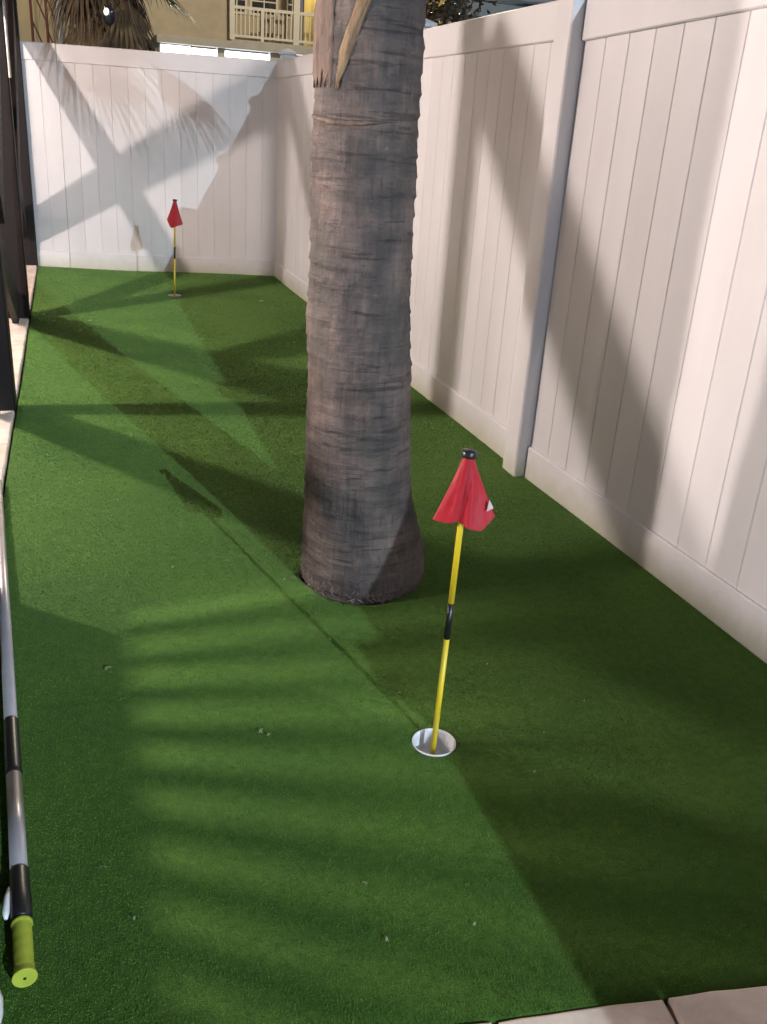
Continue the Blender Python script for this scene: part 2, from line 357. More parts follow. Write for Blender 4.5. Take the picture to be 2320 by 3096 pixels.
for k in range(3):
    bm = paver_bm(0.302, 0.302, 0.045, 50 + k); me = bpy.data.meshes.new('paver'); bm.normal_update(); bm.to_mesh(me); bm.free(); me.materials.append(MT['stone']); tiles.append(me)
th = -math.atan(0.1265); ex = Vector((math.cos(th), math.sin(th), 0)); ey = Vector((-math.sin(th), math.cos(th), 0))
P0 = Vector((0.889, front_y(0.889) + 0.002, -0.0405))
for r in range(0, 5):
    for i in range(-5, 4):
        o = obj('paver', tiles[(i * 3 + r) % 3], parent=pave)
        o.location = P0 + ex * ((i + 0.5) * 0.308 + (0.154 if r % 2 else 0)) - ey * (0.153 + r * 0.308) + Vector((0, 0, random.uniform(-.002, .002)))
        o.rotation_euler = (random.uniform(-.006, .006), random.uniform(-.006, .006), th + random.uniform(-.006, .006) + (math.pi if (i + r) % 2 else 0))
cop = obj('coping', boxbm((-0.66, 0.62, -0.155), (-0.335, 10.2, -0.030)), MT['soil']); cop['kind'] = 'structure'
for k in range(31):
    o = obj('paver', tiles[k % 3], parent=cop)
    o.location = (-0.30 - 0.008 - 0.151, 0.78 + k * 0.305, -0.030 + random.uniform(-.001, .001)); o.rotation_euler = (0, 0, math.pi / 2 * (k % 4) + random.uniform(-.004, .004))
pf = obj('patio_floor', boxbm((-5.2, -4.0, -0.155), (-0.665, 10.2, 0.008)), MT['stone']); pf['kind'] = 'structure'

# ================================================================== FENCES
BW = 0.1425
def board_mesh(h, w=BW, t=0.020):
    """fence board, front faces -x, V-grooved edges; origin at bottom front left"""
    bm = bmesh.new(); v = 0.0034
    prof = [(t, 0), (v, 0), (0, v), (0, w - v), (v, w), (t, w)]
    lo = [bm.verts.new((x, y, 0)) for x, y in prof]; hi = [bm.verts.new((x, y, h)) for x, y in prof]
    for i in range(6): bm.faces.new((lo[i], lo[(i + 1) % 6], hi[(i + 1) % 6], hi[i]))
    bm.faces.new(lo[::-1]); bm.faces.new(hi); bmesh.ops.recalc_face_normals(bm, faces=bm.faces)
    me = bpy.data.meshes.new('board'); bm.to_mesh(me); bm.free(); me.materials.append(MT['vinyl']); return me
BM_ = board_mesh(1.66)
ZR, ZT, ZM = 1.704, 1.844, 0.141
def rail_bm(y0, y1, z0, z1, t=0.045, dz0=0.0, dz1=0.0):
    bm = boxbm((0, y0, z0), (t, y1, z1), 0.005)
    for v in bm.verts:
        f = (v.co.y - y0) / (y1 - y0); v.co.z += dz0 * (1 - f) + dz1 * f
    return bm
def panel(par, y0, y1, dz0=0.0, dz1=0.0, boards=True):
    obj('rail', rail_bm(y0, y1, -0.01, ZM), MT['vinyl'], par); obj('rail', rail_bm(y0, y1, ZR, ZT, 0.045, dz0, dz1), MT['vinyl'], par)
    n = max(1, round((y1 - y0) / BW)); bw = (y1 - y0) / n; y = y0
    for k in range(n):
        o = obj('board', BM_, parent=par); o.location = (0.013 + random.uniform(0, .0012), y + k * bw, 0.10)
        o.scale = (1, bw / BW, 1)
def post(par, y, top=1.93, xo=-0.05, s=0.15, x=None):
    bm = boxbm((xo, y - s / 2, -0.05), (xo + s, y + s / 2, top), 0.006)
    p = obj('post', bm, MT['vinyl'], par)
    c = bmesh.new(); e = 0.012
    a = [c.verts.new(q) for q in ((xo - e, y - s / 2 - e, top), (xo + s + e, y - s / 2 - e, top), (xo + s + e, y + s / 2 + e, top), (xo - e, y + s / 2 + e, top))]
    b_ = [c.verts.new(v.co + Vector((0, 0, .02))) for v in a]; tp = c.verts.new((xo + s / 2, y, top + .055))
    c.faces.new(a[::-1])
    for i in range(4): c.faces.new((a[i], a[(i + 1) % 4], b_[(i + 1) % 4], b_[i])); c.faces.new((b_[i], b_[(i + 1) % 4], tp))
    obj('cap', c, MT['vinyl'], p)
XL = 1.8098
fl = thing('vinyl_fence', 'long tan vinyl privacy fence along the right side, beyond and before the palm', 'fence', (XL, 0, 0))
YPOST = [3.385, 5.24, 7.10]
panel(fl, 3.4355, 5.165); panel(fl, 5.315, 7.025); panel(fl, 7.175, 8.75)
post(fl, 3.372, 1.97, -0.055, 0.125); post(fl, 5.24, 1.872, -0.012, .13); post(fl, 7.10, 1.872, -0.012, .13)
# near run sits slightly further back and drifts off by about a degree
aR = 0.0199; xr = 1.8659
fr = thing('vinyl_fence', 'near run of tan vinyl fence from the grey sided post to the right edge', 'fence', (xr / math.cos(aR), 0, 0), aR)
panel(fr, 1.53, 3.305, 0.042, -0.014); post(fr, 1.455, 1.90, -0.03, .14)
fn = thing('vinyl_fence', 'tan vinyl fence run outside the picture beside the camera', 'fence', (1.788, 0, 0))
panel(fn, -0.45, 1.385); post(fn, -0.525, 1.87, -0.01, .14); panel(fn, -2.43, -0.60); post(fn, -2.505, 1.87, -0.01, .14); panel(fn, -4.4, -2.58)
# back fence
aB = 0.1705
pB = Vector((math.sin(aB), math.cos(aB), 0)) * 8.8928
fb = thing('vinyl_fence', 'tan vinyl fence across the far end of the putting green behind the distant red flag', 'fence', (pB.x, pB.y, 0), math.pi / 2 * -1 - aB)
fb.rotation_euler = (0, 0, 0)
# local frame: +x = away from camera (n), +y = left along fence
n_ = Vector((math.sin(aB), math.cos(aB), 0)); l_ = Vector((-math.cos(aB), math.sin(aB), 0))
Mx = Matrix((n_, l_, Vector((0, 0, 1)))).transposed().to_4x4(); Mx.translation = pB; fb.matrix_world = Mx
def lb(x): return -(x - pB.x) / math.cos(aB)      # world x -> local y
panel(fb, lb(1.835), lb(-0.02)); panel(fb, lb(-0.02) + .002, lb(-1.85)); panel(fb, lb(-2.0), lb(-3.8)); post(fb, lb(-1.925), 1.872, -.012, .13); 
post(fb, lb(1.90), 1.90, -0.01, .12)

# ================================================================== HOUSE ON POSTS at the left: posts, X braces, deck, railing
hp = thing('raised_house_porch', 'dark brown timber porch frame with posts along the left edge', 'porch', (-0.37, 4.45, 0))
def hobj(name, bm, m=MT['timber'], parent=None):
    for v in bm.verts: v.co -= Vector((-0.37, 4.45, 0))
    return obj(name, bm, m, parent or hp)
PY = [(2.555, .17), (4.545, .145), (6.71, .15), (9.10, .15)]
for (y, s) in PY: hobj('post', boxbm((-0.445, y - s / 2, 0.0), (-0.302, y + s / 2, 2.48), 0.006))
for y in (0.2, -2.0): hobj('post', boxbm((-0.445, y - .07, 0.0), (-0.302, y + .07, 2.48), 0.006))
def xbr(ya, yb, z):      # z = heights of the two boards: at ya, at yb
    hobj('brace', bar(bmesh.new(), (-0.385, ya, z[0]), (-0.385, yb, z[1]), 0.235, 0.038))
    hobj('brace', bar(bmesh.new(), (-0.343, ya, z[2]), (-0.343, yb, z[3]), 0.235, 0.038))
xbr(2.64, 4.47, (1.50, .11, .45, 2.03)); hobj('brace', bar(bmesh.new(), (-0.385, 4.62, 1.04), (-0.385, 6.63, .07), 0.235, 0.038)); hobj('brace', bar(bmesh.new(), (-0.343, 5.25, .86), (-0.343, 6.63, 2.08), 0.235, 0.038)); xbr(6.79, 9.02, (2.0, .36, .29, 2.08))
cb = bmesh.new(); tube(cb, [(-.292, 6.60, 1.50), (-.292, 6.60, 2.47)], .009, 8); hobj('edge_highlight', cb, MT['grey'])  # thin pale rod shaped as the highlight along the post edge
hobj('beam', boxbm((-0.47, -3.0, 2.485), (-0.28, 9.6, 2.70), 0.006))
hobj('deck', boxbm((-5.2, -3.0, 2.705), (-0.25, 9.6, 2.82)), MT['ceiling'])
hobj('back_wall', boxbm((-5.4, -3.0, 0.0), (-5.2, 9.6, 2.70)), MT['wallpaint'])
hobj('lamp_blocker', boxbm((-5.19, 3.36, 0.0), (-1.28, 3.44, 2.70)))  # unseen wall added to keep the first porch lamp off the railing
# low solid skirt with a balustrade above it, left of the pool pole
rl = thing('porch_railing', 'dark low wall with baluster railing just left of the pool pole', 'railing', (-0.37, 0.8, 0))
def robj(name, bm, m=MT['timber']):
    for v in bm.verts: v.co -= Vector((-0.37, 0.8, 0))
    return obj(name, bm, m, rl)
robj('skirt_panel', boxbm((-0.40, -2.5, 0.0), (-0.36, 2.46, 0.325)))
robj('handrail', boxbm((-0.43, -2.5, 0.70), (-0.32, 2.46, 0.745)))
yb_ = 2.43
while yb_ > -1.6:
    robj('baluster', boxbm((-0.39, yb_ - .0175, 0.325), (-0.355, yb_ + .0175, 0.70))); yb_ -= 0.112

def fixture(loc, lab):
    t_ = thing('ceiling_light', lab, 'ceiling light', (loc[0], loc[1], 2.705))
    bm = bmesh.new(); tube(bm, [(0, 0, 0), (0, 0, -.03)], [.09, .08], 20); obj('housing', bm, MT['white'], t_)
    bm = bmesh.new(); tube(bm, [(0, 0, -.031), (0, 0, -.045)], [.07, .05], 20); obj('lens', bm, MT['bulb'], t_)
fixture(LAMPS[0][1], 'round ceiling light under the porch deck nearest the camera')
fixture(LAMPS[1][1], 'round ceiling light under the porch deck, the middle one')
fixture(LAMPS[2][1], 'round ceiling light under the porch deck closest to the back fence')

sp_ = thing('spotlight', 'small black garden spotlight on a stake beyond the dark railing', 'spotlight', (SPOT[0], SPOT[1], 0.008))
bm = bmesh.new(); tube(bm, [(-.12, 0, 0), (-.12, 0, 1.10)], .014, 10); obj('stake', bm, MT['black'], sp_)
bm = bmesh.new(); tube(bm, [(-.20, .01, 1.12), (-.10, .005, 1.112), (-.055, .0, 1.11)], [.03, .055, .06], 16); obj('head', bm, MT['black'], sp_, smooth=True)
wl = thing('fill_lamp_post', 'unseen black post added at the fill lamp behind the camera', 'light', (0.9, -3.6, -.16))  # post added to go with the bluish fill lamp, out of view
bm = bmesh.new(); tube(bm, [(0, 0, 0), (0, 0, 2.2)], .035, 10); obj('pole', bm, MT['black'], wl)
# ================================================================== PALM in the turf
PR = [(1.62, .767, .138), (1.47, .768, .138), (1.37, .769, .138), (1.23, .772, .140), (1.13, .773, .141), (1.02, .773, .143), (0.86, .776, .148), (0.77, .780, .150), (0.5, .795, .157), (0.30, .804, .164), (0.195, .813, .173), (0.09, .824, .187), (0.02, .829, .192), (-0.06, .829, .190)]
def prof(z):
    if z >= PR[0][0]: return (.767 + .02 * (z - 1.62), .138 - .004 * (z - 1.62))
    for a, b in zip(PR, PR[1:]):
        if z >= b[0]:
            f = (z - b[0]) / (a[0] - b[0]); return (b[1] + (a[1] - b[1]) * f, b[2] + (a[2] - b[2]) * f)
    return PR[-1][1:]
HT = 3.55
pt = thing('palm_tree', 'tall palm with grey brown ringed trunk growing out of the turf at the centre', 'palm tree', (PALM[0], PALM[1], 0))
def trunk_pt(a, z, out=0.0):
    cx_, r = prof(z)
    ringph = z / 0.052 + 0.35 * math.sin(a * 1.0 + z * 2) + 0.25 * noise.noise((math.cos(a), math.sin(a), z * 3))
    k = ringph - math.floor(ringph)
    dr = 0.0042 * (1 - k) ** 3 + 0.006 * noise.noise((math.cos(a) * 2.2, math.sin(a) * 2.2, z * 5)) + 0.0035 * noise.noise((math.cos(a) * 9, math.sin(a) * 9, z * 30)) + 0.002 * noise.noise((math.cos(a) * 26, math.sin(a) * 26, z * 60))
    if z < 0.42:      # swollen foot with a lobe towards the fence
        lob = math.exp(-((a + 0.25) / 0.55) ** 2) if a < math.pi else math.exp(-((a - 2 * math.pi + 0.25) / 0.55) ** 2)
        dr += 0.02 * lob * math.exp(-((z - 0.12) / .14) ** 2)
        dr -= 0.010 * math.exp(-((((a + 1.0) if a < math.pi else a - 2 * math.pi + 1.0)) / 0.13) ** 2) * max(0, 1 - z / .35)
        if z < 0.04: dr -= (0.04 - z) * .2
    r = r + dr + out
    return Vector((cx_ - PALM[0] + r * math.cos(a), r * math.sin(a), z))
bm = bmesh.new(); na = 96; zs = []; z = -0.14
while z < HT: zs.append(z); z += 0.0085 if z < 1.9 else 0.05
rings = [[bm.verts.new(trunk_pt(2 * math.pi * k / na, z)) for k in range(na)] for z in zs]
for A, B in zip(rings, rings[1:]):
    for k in range(na): bm.faces.new((A[k], A[(k + 1) % na], B[(k + 1) % na], B[k]))
bm.faces.new(rings[-1])
obj('trunk', bm, MT['bark'], pt, smooth=True)
rr_ = random.Random(5); bm = bmesh.new()
for k in range(260):
    a = rr_.uniform(0, 2 * math.pi); z0 = rr_.uniform(-.01, .055) * (1 if rr_.random() < .8 else 1.6); p0 = trunk_pt(a, z0, .001); L_ = rr_.uniform(.008, .028)
    tdir = Vector((-math.sin(a), math.cos(a), 0)) * rr_.uniform(-1.2, 1.2) + Vector((0, 0, -rr_.uniform(.1, 1))); tdir.normalize()
    p1 = p0 + tdir * L_ * .5 + Vector((math.cos(a), math.sin(a), 0)) * rr_.uniform(.001, .007); p2_ = p0 + tdir * L_ + Vector((math.cos(a), math.sin(a), 0)) * rr_.uniform(0, .008); s_ = Vector((math.cos(a), math.sin(a), .6)).cross(tdir).normalized() * rr_.uniform(.0006, .0016)
    v = [bm.verts.new(q) for q in (p0 - s_, p0 + s_, p1 + s_, p1 - s_, p2_)]; bm.faces.new((v[0], v[1], v[2], v[3])); bm.faces.new((v[3], v[2], v[4]))
ro = obj('root_fringe', bm, MT['rootfibre'], pt); ro['kind'] = 'stuff'
# remnant of a leaf base still clasping the trunk, pointed at its lower tip
def leafbase(al, ar, z0, z1, lift, rag, seed):
    """a strip of old leaf sheath clasping the trunk between the edges al(z) and ar(z), frayed at its foot"""
    bm = bmesh.new(); nn = 40; mm = 14; rows = []
    for i in range(nn + 1):
        f = i / nn; row = []
        for j in range(mm + 1):
            g_ = j / mm
            zb_ = z0 + rag * abs(noise.noise((g_ * 7 + seed, seed, 0))) * 2
            z = zb_ + (z1 - zb_) * f
            a = al(z) + (ar(z) - al(z)) * g_ + .012 * noise.noise((i * .35, j, seed))
            th_ = lift * (0.25 + .75 * f) * (1 - abs(2 * g_ - 1) ** 3 * .8) + 0.003 * noise.noise((j * 1.3, i * .12, seed)) + .002
            row.append(bm.verts.new(trunk_pt(a % (2 * math.pi), z, th_)))
        rows.append(row)
    for A, B in zip(rows, rows[1:]):
        for j in range(mm): bm.faces.new((A[j], A[j + 1], B[j + 1], B[j]))
    bmesh.ops.recalc_face_normals(bm, faces=bm.faces)
    bmesh.ops.solidify(bm, geom=bm.faces[:], thickness=0.004)
    return bm
ar_ = lambda z: 3.90 + (z - 1.45) / .20 * .56
obj('leaf_base', leafbase(lambda z: ar_(z) - .05 - .20 * min(1, max(0, (z - 1.44) / .10)), ar_, 1.435, 2.1, .014, .0, 3), MT['boot'], pt, smooth=True)
obj('leaf_base', leafbase(lambda z: 2.55, lambda z: min(3.72, ar_(z) - .20), 1.44, 2.1, .006, .05, 8), MT['sheath'], pt, smooth=True)
# thin fibre band round the trunk
def fibre_band(z0, a0, a1, drop):
    bm = bmesh.new(); n = 24; rows = []
    for i in range(n + 1):
        f = i / n; a = a0 + (a1 - a0) * f; z = z0 - drop * math.sin(math.pi * f) + .004 * noise.noise((i * .6, 1, 1)); h_ = .006 * math.sin(math.pi * min(1, f * 1.1 + .1)) ** .5 + .002
        rows.append([bm.verts.new(trunk_pt(a % (2 * math.pi), z + h_, .002)), bm.verts.new(trunk_pt(a % (2 * math.pi), z, .006)), bm.verts.new(trunk_pt(a % (2 * math.pi), z - h_, .002))])
    for A, B in zip(rows, rows[1:]):
        for j in range(2): bm.faces.new((A[j], A[j + 1], B[j + 1], B[j]))
    bmesh.ops.recalc_face_normals(bm, faces=bm.faces); bmesh.ops.solidify(bm, geom=bm.faces[:], thickness=0.002)
    return bm
obj('fibre_band', fibre_band(1.372, 3.05, 5.0, .012), MT['sheath'], pt, smooth=True)
def frond(parent, base, az, el, plen, rad, nseg=26, droop=0.6, m=MT['frond'], seed=0, spread=2.4):
    rnd = random.Random(seed); bm = bmesh.new()
    d = Vector((math.cos(az) * math.cos(el), math.sin(az) * math.cos(el), math.sin(el)))
    side = Vector((-math.sin(az), math.cos(az), 0)); pts = []; p = Vector(base); dd = d.copy()
    for i in range(7):
        pts.append(p.copy()); dd = (dd + Vector((0, 0, -droop * 0.09))).normalized(); p = p + dd * plen / 6
    tube(bm, pts, [.022 - .0022 * i for i in range(7)], 5)
    tip = pts[-1]; dn = (pts[-1] - pts[-2]).normalized(); up = side.cross(dn).normalized()
    for s in range(nseg):
        f = (s + .5) / nseg * 2 - 1; ang = f * spread / 2 * 1.15
        dr = (dn * math.cos(ang) + side * math.sin(ang)).normalized()
        L_ = rad * (1 - 0.28 * abs(f) ** 2) * rnd.uniform(.9, 1.06); wd = 0.026
        nrm = (up + Vector((0, 0, .1))).normalized(); sd = dr.cross(nrm).normalized(); c = tip.copy(); prev = None
        dcur = dr.copy()
        for q in range(6):
            t_ = q / 5; ww = wd * (0.25 + 1.75 * t_ if t_ < .42 else (1 - t_) * .85 + .03)
            fold = nrm * (.35 * ww)
            row = (bm.verts.new(c - sd * ww / 1.0 + fold), bm.verts.new(c), bm.verts.new(c + sd * ww / 1.0 + fold))
            if prev:
                bm.faces.new((prev[0], prev[1], row[1], row[0])); bm.faces.new((prev[1], prev[2], row[2], row[1]))
            prev = row; dcur = (dcur + Vector((0, 0, -droop * (0.10 + .42 * t_ * t_) * rnd.uniform(.8, 1.2)))).normalized(); c = c + dcur * L_ / 5
    o = obj('frond', bm, m, parent); return o
FR = [  # azimuth deg, elevation, petiole, radius, droop
    (2, -11, 1.10, .80, .8), (-13, -12, .66, .84, .9), (10, 14, .9, .7, .8), (-30, 8, .7, .8, .9), (95, 5, .7, .7, .8), (125, 0, .65, .65, .8), (165, -8, .6, .6, .8),
    (205, 8, .65, .65, .8), (245, 12, .65, .65, .8), (285, 30, .7, .65, .7), (325, 40, .7, .65, .7), (20, 50, .7, .7, .6), (95, 40, .7, .7, .7), (170, 42, .7, .7, .7), (250, 45, .7, .7, .7), (310, 60, .7, .7, .7), (60, 70, .6, .7, .6)]
for i, (az, el, pl, rd, dr) in enumerate(FR):
    frond(pt, (.02, 0, HT - .06 + .02 * (i % 3)), math.radians(az), math.radians(el), pl, rd, 30, dr, seed=i)

# ================================================================== FLAGS AND CUPS
def cup(loc, lab):
    bm = bmesh.new(); n = 48; R0 = .0515
    prof_ = [(R0 + .0018, -.14), (R0 + .0018, .0025), (R0 - .0005, .003), (R0 - .0015, -.001), (R0 - .0030, -.052), (0.012, -.055), (0.0, -.055)]
    rings = [[bm.verts.new((r * math.cos(2 * math.pi * k / n), r * math.sin(2 * math.pi * k / n), z)) for k in range(n)] for r, z in prof_[:-1]]
    for A, B in zip(rings, rings[1:]):
        for k in range(n): bm.faces.new((A[k], A[(k + 1) % n], B[(k + 1) % n], B[k]))
    bm.faces.new(rings[-1]); bmesh.ops.recalc_face_normals(bm, faces=bm.faces)
    o = obj('golf_cup', bm, MT['white'], smooth=False); o.location = loc
    return tag(o, lab, 'golf cup', 'putting cups sunk in the turf')
cup((CUPS[0][0], CUPS[0][1], 0), 'white plastic cup in the turf under the nearer red flag')
cup((CUPS[1][0], CUPS[1][1], 0), 'white plastic cup in the turf under the distant red flag')
def flag_cloth(zt, H_, sec, ztweak, twist=0.0):
    """cloth hanging from the cap: sec = closed plan outline at the hem (x right, y away), narrow collar at the top"""
    bm = bmesh.new(); n0 = len(sec); rows = []; K = 30; SUB = 5
    def cr(a, b, c, d, t): return 0.5 * ((2 * b) + (c - a) * t + (2 * a - 5 * b + 4 * c - d) * t * t + (3 * b - a - 3 * c + d) * t ** 3)
    fine = []
    for k in range(n0):
        q = [(*sec[(k + m) % n0], ztweak[(k + m) % n0]) for m in (-1, 0, 1, 2)]
        for u in range(SUB):
            c_ = [cr(q[0][e], q[1][e], q[2][e], q[3][e], u / SUB) for e in range(3)]; l_ = [q[1][e] + (q[2][e] - q[1][e]) * u / SUB for e in range(3)]
            fine.append([.6 * a + .4 * b for a, b in zip(c_, l_)])
    n = len(fine)
    for i in range(K + 1):
        f = i / K; g_ = f ** 1.12; row = []
        for k, (x, y, zt_) in enumerate(fine):
            a = 2 * math.pi * k / n + math.pi
            cx_, cy_ = .0125 * math.cos(a), .0125 * math.sin(a)
            w1 = .0024 * noise.noise((k * .22, f * 1.4 + 3 * x * 20, 1.5)) * f + .0007 * noise.noise((k * .5 + f * 2, f * 7, 4.5)) * min(1, f * 2)
            px = cx_ * (1 - g_) + x * g_ + w1 * .4; py = cy_ * (1 - g_) + y * g_ + w1 * 1.6
            row.append(bm.verts.new((px, py, zt - (H_ + zt_) * f)))
        rows.append(row)
    for A, B in zip(rows, rows[1:]):
        for k in range(n): bm.faces.new((A[k], A[(k + 1) % n], B[(k + 1) % n], B[k]))
    bmesh.ops.recalc_face_normals(bm, faces=bm.faces)
    return bm
def flagstick(loc, lab, grp, Hs, lean, rz, sec, ztweak, Hf, mark, flat=False):
    t_ = thing('putting_flag', lab, 'golf flag', loc, 0, grp)
    lx, ly = lean
    def at(z): return (lx * z / Hs, ly * z / Hs, z)
    r = .0068
    for z0, z1, m in ((-.056, .292, 'yellow'), (.380, Hs, 'yellow')):
        bm = bmesh.new(); tube(bm, [at(z0), at(z1)], r, 16); obj('pole', bm, MT[m], t_, smooth=False)
        for p_ in t_.children[-1].data.polygons: p_.use_smooth = len(p_.vertices) == 4
    bm = bmesh.new(); tube(bm, [at(.290), at(.382)], r * 1.06, 16); o = obj('band', bm, MT['black'], t_)
    for p_ in o.data.polygons: p_.use_smooth = len(p_.vertices) == 4
    # flanged cap
    bm = bmesh.new(); zc = Hs - .012
    tube(bm, [at(zc), at(zc + .004), at(zc + .012), at(zc + .014), at(zc + .0145), at(zc + .006)], [.0165, .0172, .0168, .0150, .0115, .0085], 24); o = obj('cap', bm, MT['black'], t_, smooth=True)
    e = Matrix.Rotation(rz, 4, 'Z')
    bm = flag_cloth(0, Hf, sec, ztweak)
    top = Vector(at(zc))
    ax = Vector((lx, ly, Hs)).normalized()
    sh = Matrix.Identity(4); sh[0][2] = lx / Hs * .0; 
    for v in bm.verts: v.co = e @ v.co; v.co += top + Vector((lx / Hs * v.co.z, ly / Hs * v.co.z, 0))
    fo = obj('flag', bm, MT['red'], t_, smooth=True)
    if mark:
        bm = bmesh.new(); vs = []
        for (x, y, z) in mark: 
            v = e @ Vector((x, y, z)); vs.append(bm.verts.new(v + top + Vector((lx / Hs * z, ly / Hs * z, 0))))
        bm.faces.new(vs); bmesh.ops.solidify(bm, geom=bm.faces[:], thickness=.0006); obj('mark', bm, MT['print_white'], fo)
    return t_
RZ = math.atan2(R.y, R.x)       # cloth spread across the view, as it hangs in the photograph
sec1 = [(-.062, .006), (-.030, -.010), (-.013, -.011), (-.006, -.009), (.006, -.014), (.022, -.019), (.044, -.014), (.072, .004), (.050, .020), (.020, .012), (-.004, .020), (-.030, .012)]
zt1 = [.000, .000, -.004, -.004, .002, .008, .012, -.018, -.006, .000, .000, .000]
flagstick((CUPS[0][0], CUPS[0][1], 0), 'near red putting flag on a yellow stick with white triangle mark', 'putting flags on yellow and black sticks', .742, (.012, -.004), RZ, sec1, zt1, .150,
          [(.0500, -.0130, -.116), (.0655, -.0035, -.112), (.0535, -.0095, -.090)])
sec2 = [(-.064, .004), (-.048, -.010), (-.028, -.014), (-.010, -.006), (.008, -.014), (.030, -.014), (.062, .000), (.040, .016), (.010, .010), (-.020, .016), (-.035, .012), (-.05, .010)]
zt2 = [-.030, .000, .030, .030, .022, .012, .000, .012, .020, .030, .025, -.01]
flagstick((CUPS[1][0], CUPS[1][1], 0), 'small distant red putting flag in front of the far fence', 'putting flags on yellow and black sticks', .742, (.022, .0), RZ, sec2, zt2, .170, None)

# ================================================================== POOL POLE with lime grip
zc = 0.0185
A0 = Vector((-0.326, 3.52, zc)); A1 = Vector((-0.151, 1.185, zc + .004)); dv = (A1 - A0); Lp = dv.length; du = dv.normalized()
pp = thing('telescopic_pole', 'silver telescopic pool pole with black collars and a lime green grip lying on the turf', 'pool pole', tuple(A0))
def seg(name, s0, s1, r, m, n=20, prof_=None, sq=1.0):
    bm = bmesh.new()
    if prof_: pts = [du * (s0 + (s1 - s0) * f) for f, _ in prof_]; rs = [q for _, q in prof_]
    else: pts = [du * s0, du * s1]; rs = r
    tube(bm, pts, rs, n); o = obj(name, bm, MT[m], pp)
    for p_ in o.data.polygons: p_.use_smooth = len(p_.vertices) == 4
    return o
def s_at(y): return (A0.y - y) / (A0.y - A1.y) * Lp
seg('tube', 0, s_at(1.88), .0150, 'alu')
seg('collar', s_at(1.93), s_at(1.72), None, 'black', prof_=[(0, .0155), (.03, .0168), (.9, .0172), (1, .0160)])
seg('tube', s_at(1.735), s_at(1.43), .0162, 'alu')
cl = seg('clamp', s_at(1.44), s_at(1.315), None, 'black', prof_=[(0, .0165), (.04, .0182), (.5, .0185), (.6, .0200), (.95, .0185), (1, .015)])
bm = bmesh.new(); sd = du.cross(Vector((0, 0, 1))).normalized()
tube(bm, [du * s_at(1.395) + sd * .017 + Vector((0, 0, .006)), du * s_at(1.37) + sd * .022 + Vector((0, 0, .008)), du * s_at(1.335) + sd * .025 + Vector((0, 0, .007)), du * s_at(1.322) + sd * .025 + Vector((0, 0, .006))], [.003, .0055, .0065, .003], 10); obj('lever', bm, MT['white'], cl, smooth=True)
gp = []; K = 60
for i in range(K + 1):
    f = i / K; r = .0162 + .00022 * math.sin(f * 2 * math.pi * 5.2)
    if f < .07: r = .0185 - .02 * max(0, .03 - f) * 6
    if f > .86: r = .0160 + (f - .86) / .14 * .0052
    if f > .985: r = .0195
    gp.append((f, r))
gr = seg('grip', s_at(1.313), s_at(1.190), None, 'greengrip', 28, gp)
bm = bmesh.new(); tube(bm, [du * (s_at(1.190) - .002), du * (s_at(1.190) + .0006)], .0028, 12); obj('end_hole', bm, MT['black'], gr)

# white paddle shaped plastic head at the left edge
bm = bmesh.new(); rows = []
outl = [(0.00, .006), (.03, .009), (.055, .018), (.075, .030), (.10, .036), (.13, .036), (.16, .030), (.19, .016), (.205, .003)]
for s_, h_ in outl:
    row = []
    for k in range(14):
        a = 2 * math.pi * k / 14; row.append(bm.verts.new((h_ * math.cos(a), -s_, .012 + .010 * math.sin(a) * min(1, h_ / .02))))
    rows.append(row)
for A, B in zip(rows, rows[1:]):
    for k in range(14): bm.faces.new((A[k], A[(k + 1) % 14], B[(k + 1) % 14], B[k]))
bm.faces.new(rows[0][::-1]); bm.faces.new(rows[-1]); bmesh.ops.recalc_face_normals(bm, faces=bm.faces)
o = obj('paddle', bm, MT['white'], smooth=True); o.location = (-0.226, 1.265, 0.003); o.rotation_euler = (0, 0, 0.06)
tag(o, 'white rounded plastic paddle at the left edge beside the lime green grip', 'paddle')

# ================================================================== dry scraps lying on the turf
SC = [((1.437, 7.40), .055, .5), ((1.37, 5.9), .03, 1.2), ((0.357, 1.785), .020, .8), ((0.372, 1.765), .012, .3), ((0.626, 2.16), .012, 1.6), ((0.735, 1.86), .012, 2.3), ((1.02, 1.94), .009, .1),
      ((0.245, 2.70), .014, .4), ((-0.02, 1.43), .014, 2.8), ((0.02, 2.14), .022, .2), ((0.05, 1.99), .016, 2.9), ((0.94, 1.49), .012, .3), ((1.03, 1.62), .008, 1.0), ((0.46, 1.13), .014, 1.1), ((0.46, 1.265), .012, 2.0), ((1.20, 1.72), .008, .7),
      ((0.09, 6.62), .03, .3), ((-0.15, 6.60), .03, .1), ((0.03, 1.29), .01, .9), ((0.63, 1.12), .012, .4), ((.58, 2.55), .012, .4), ((0.10, 3.3), .014, 1.9)]
WH = ['far right of the turf near the corner', 'on the turf midway to the back fence', 'left of the near cup', 'beside the larger scrap left of the near cup']
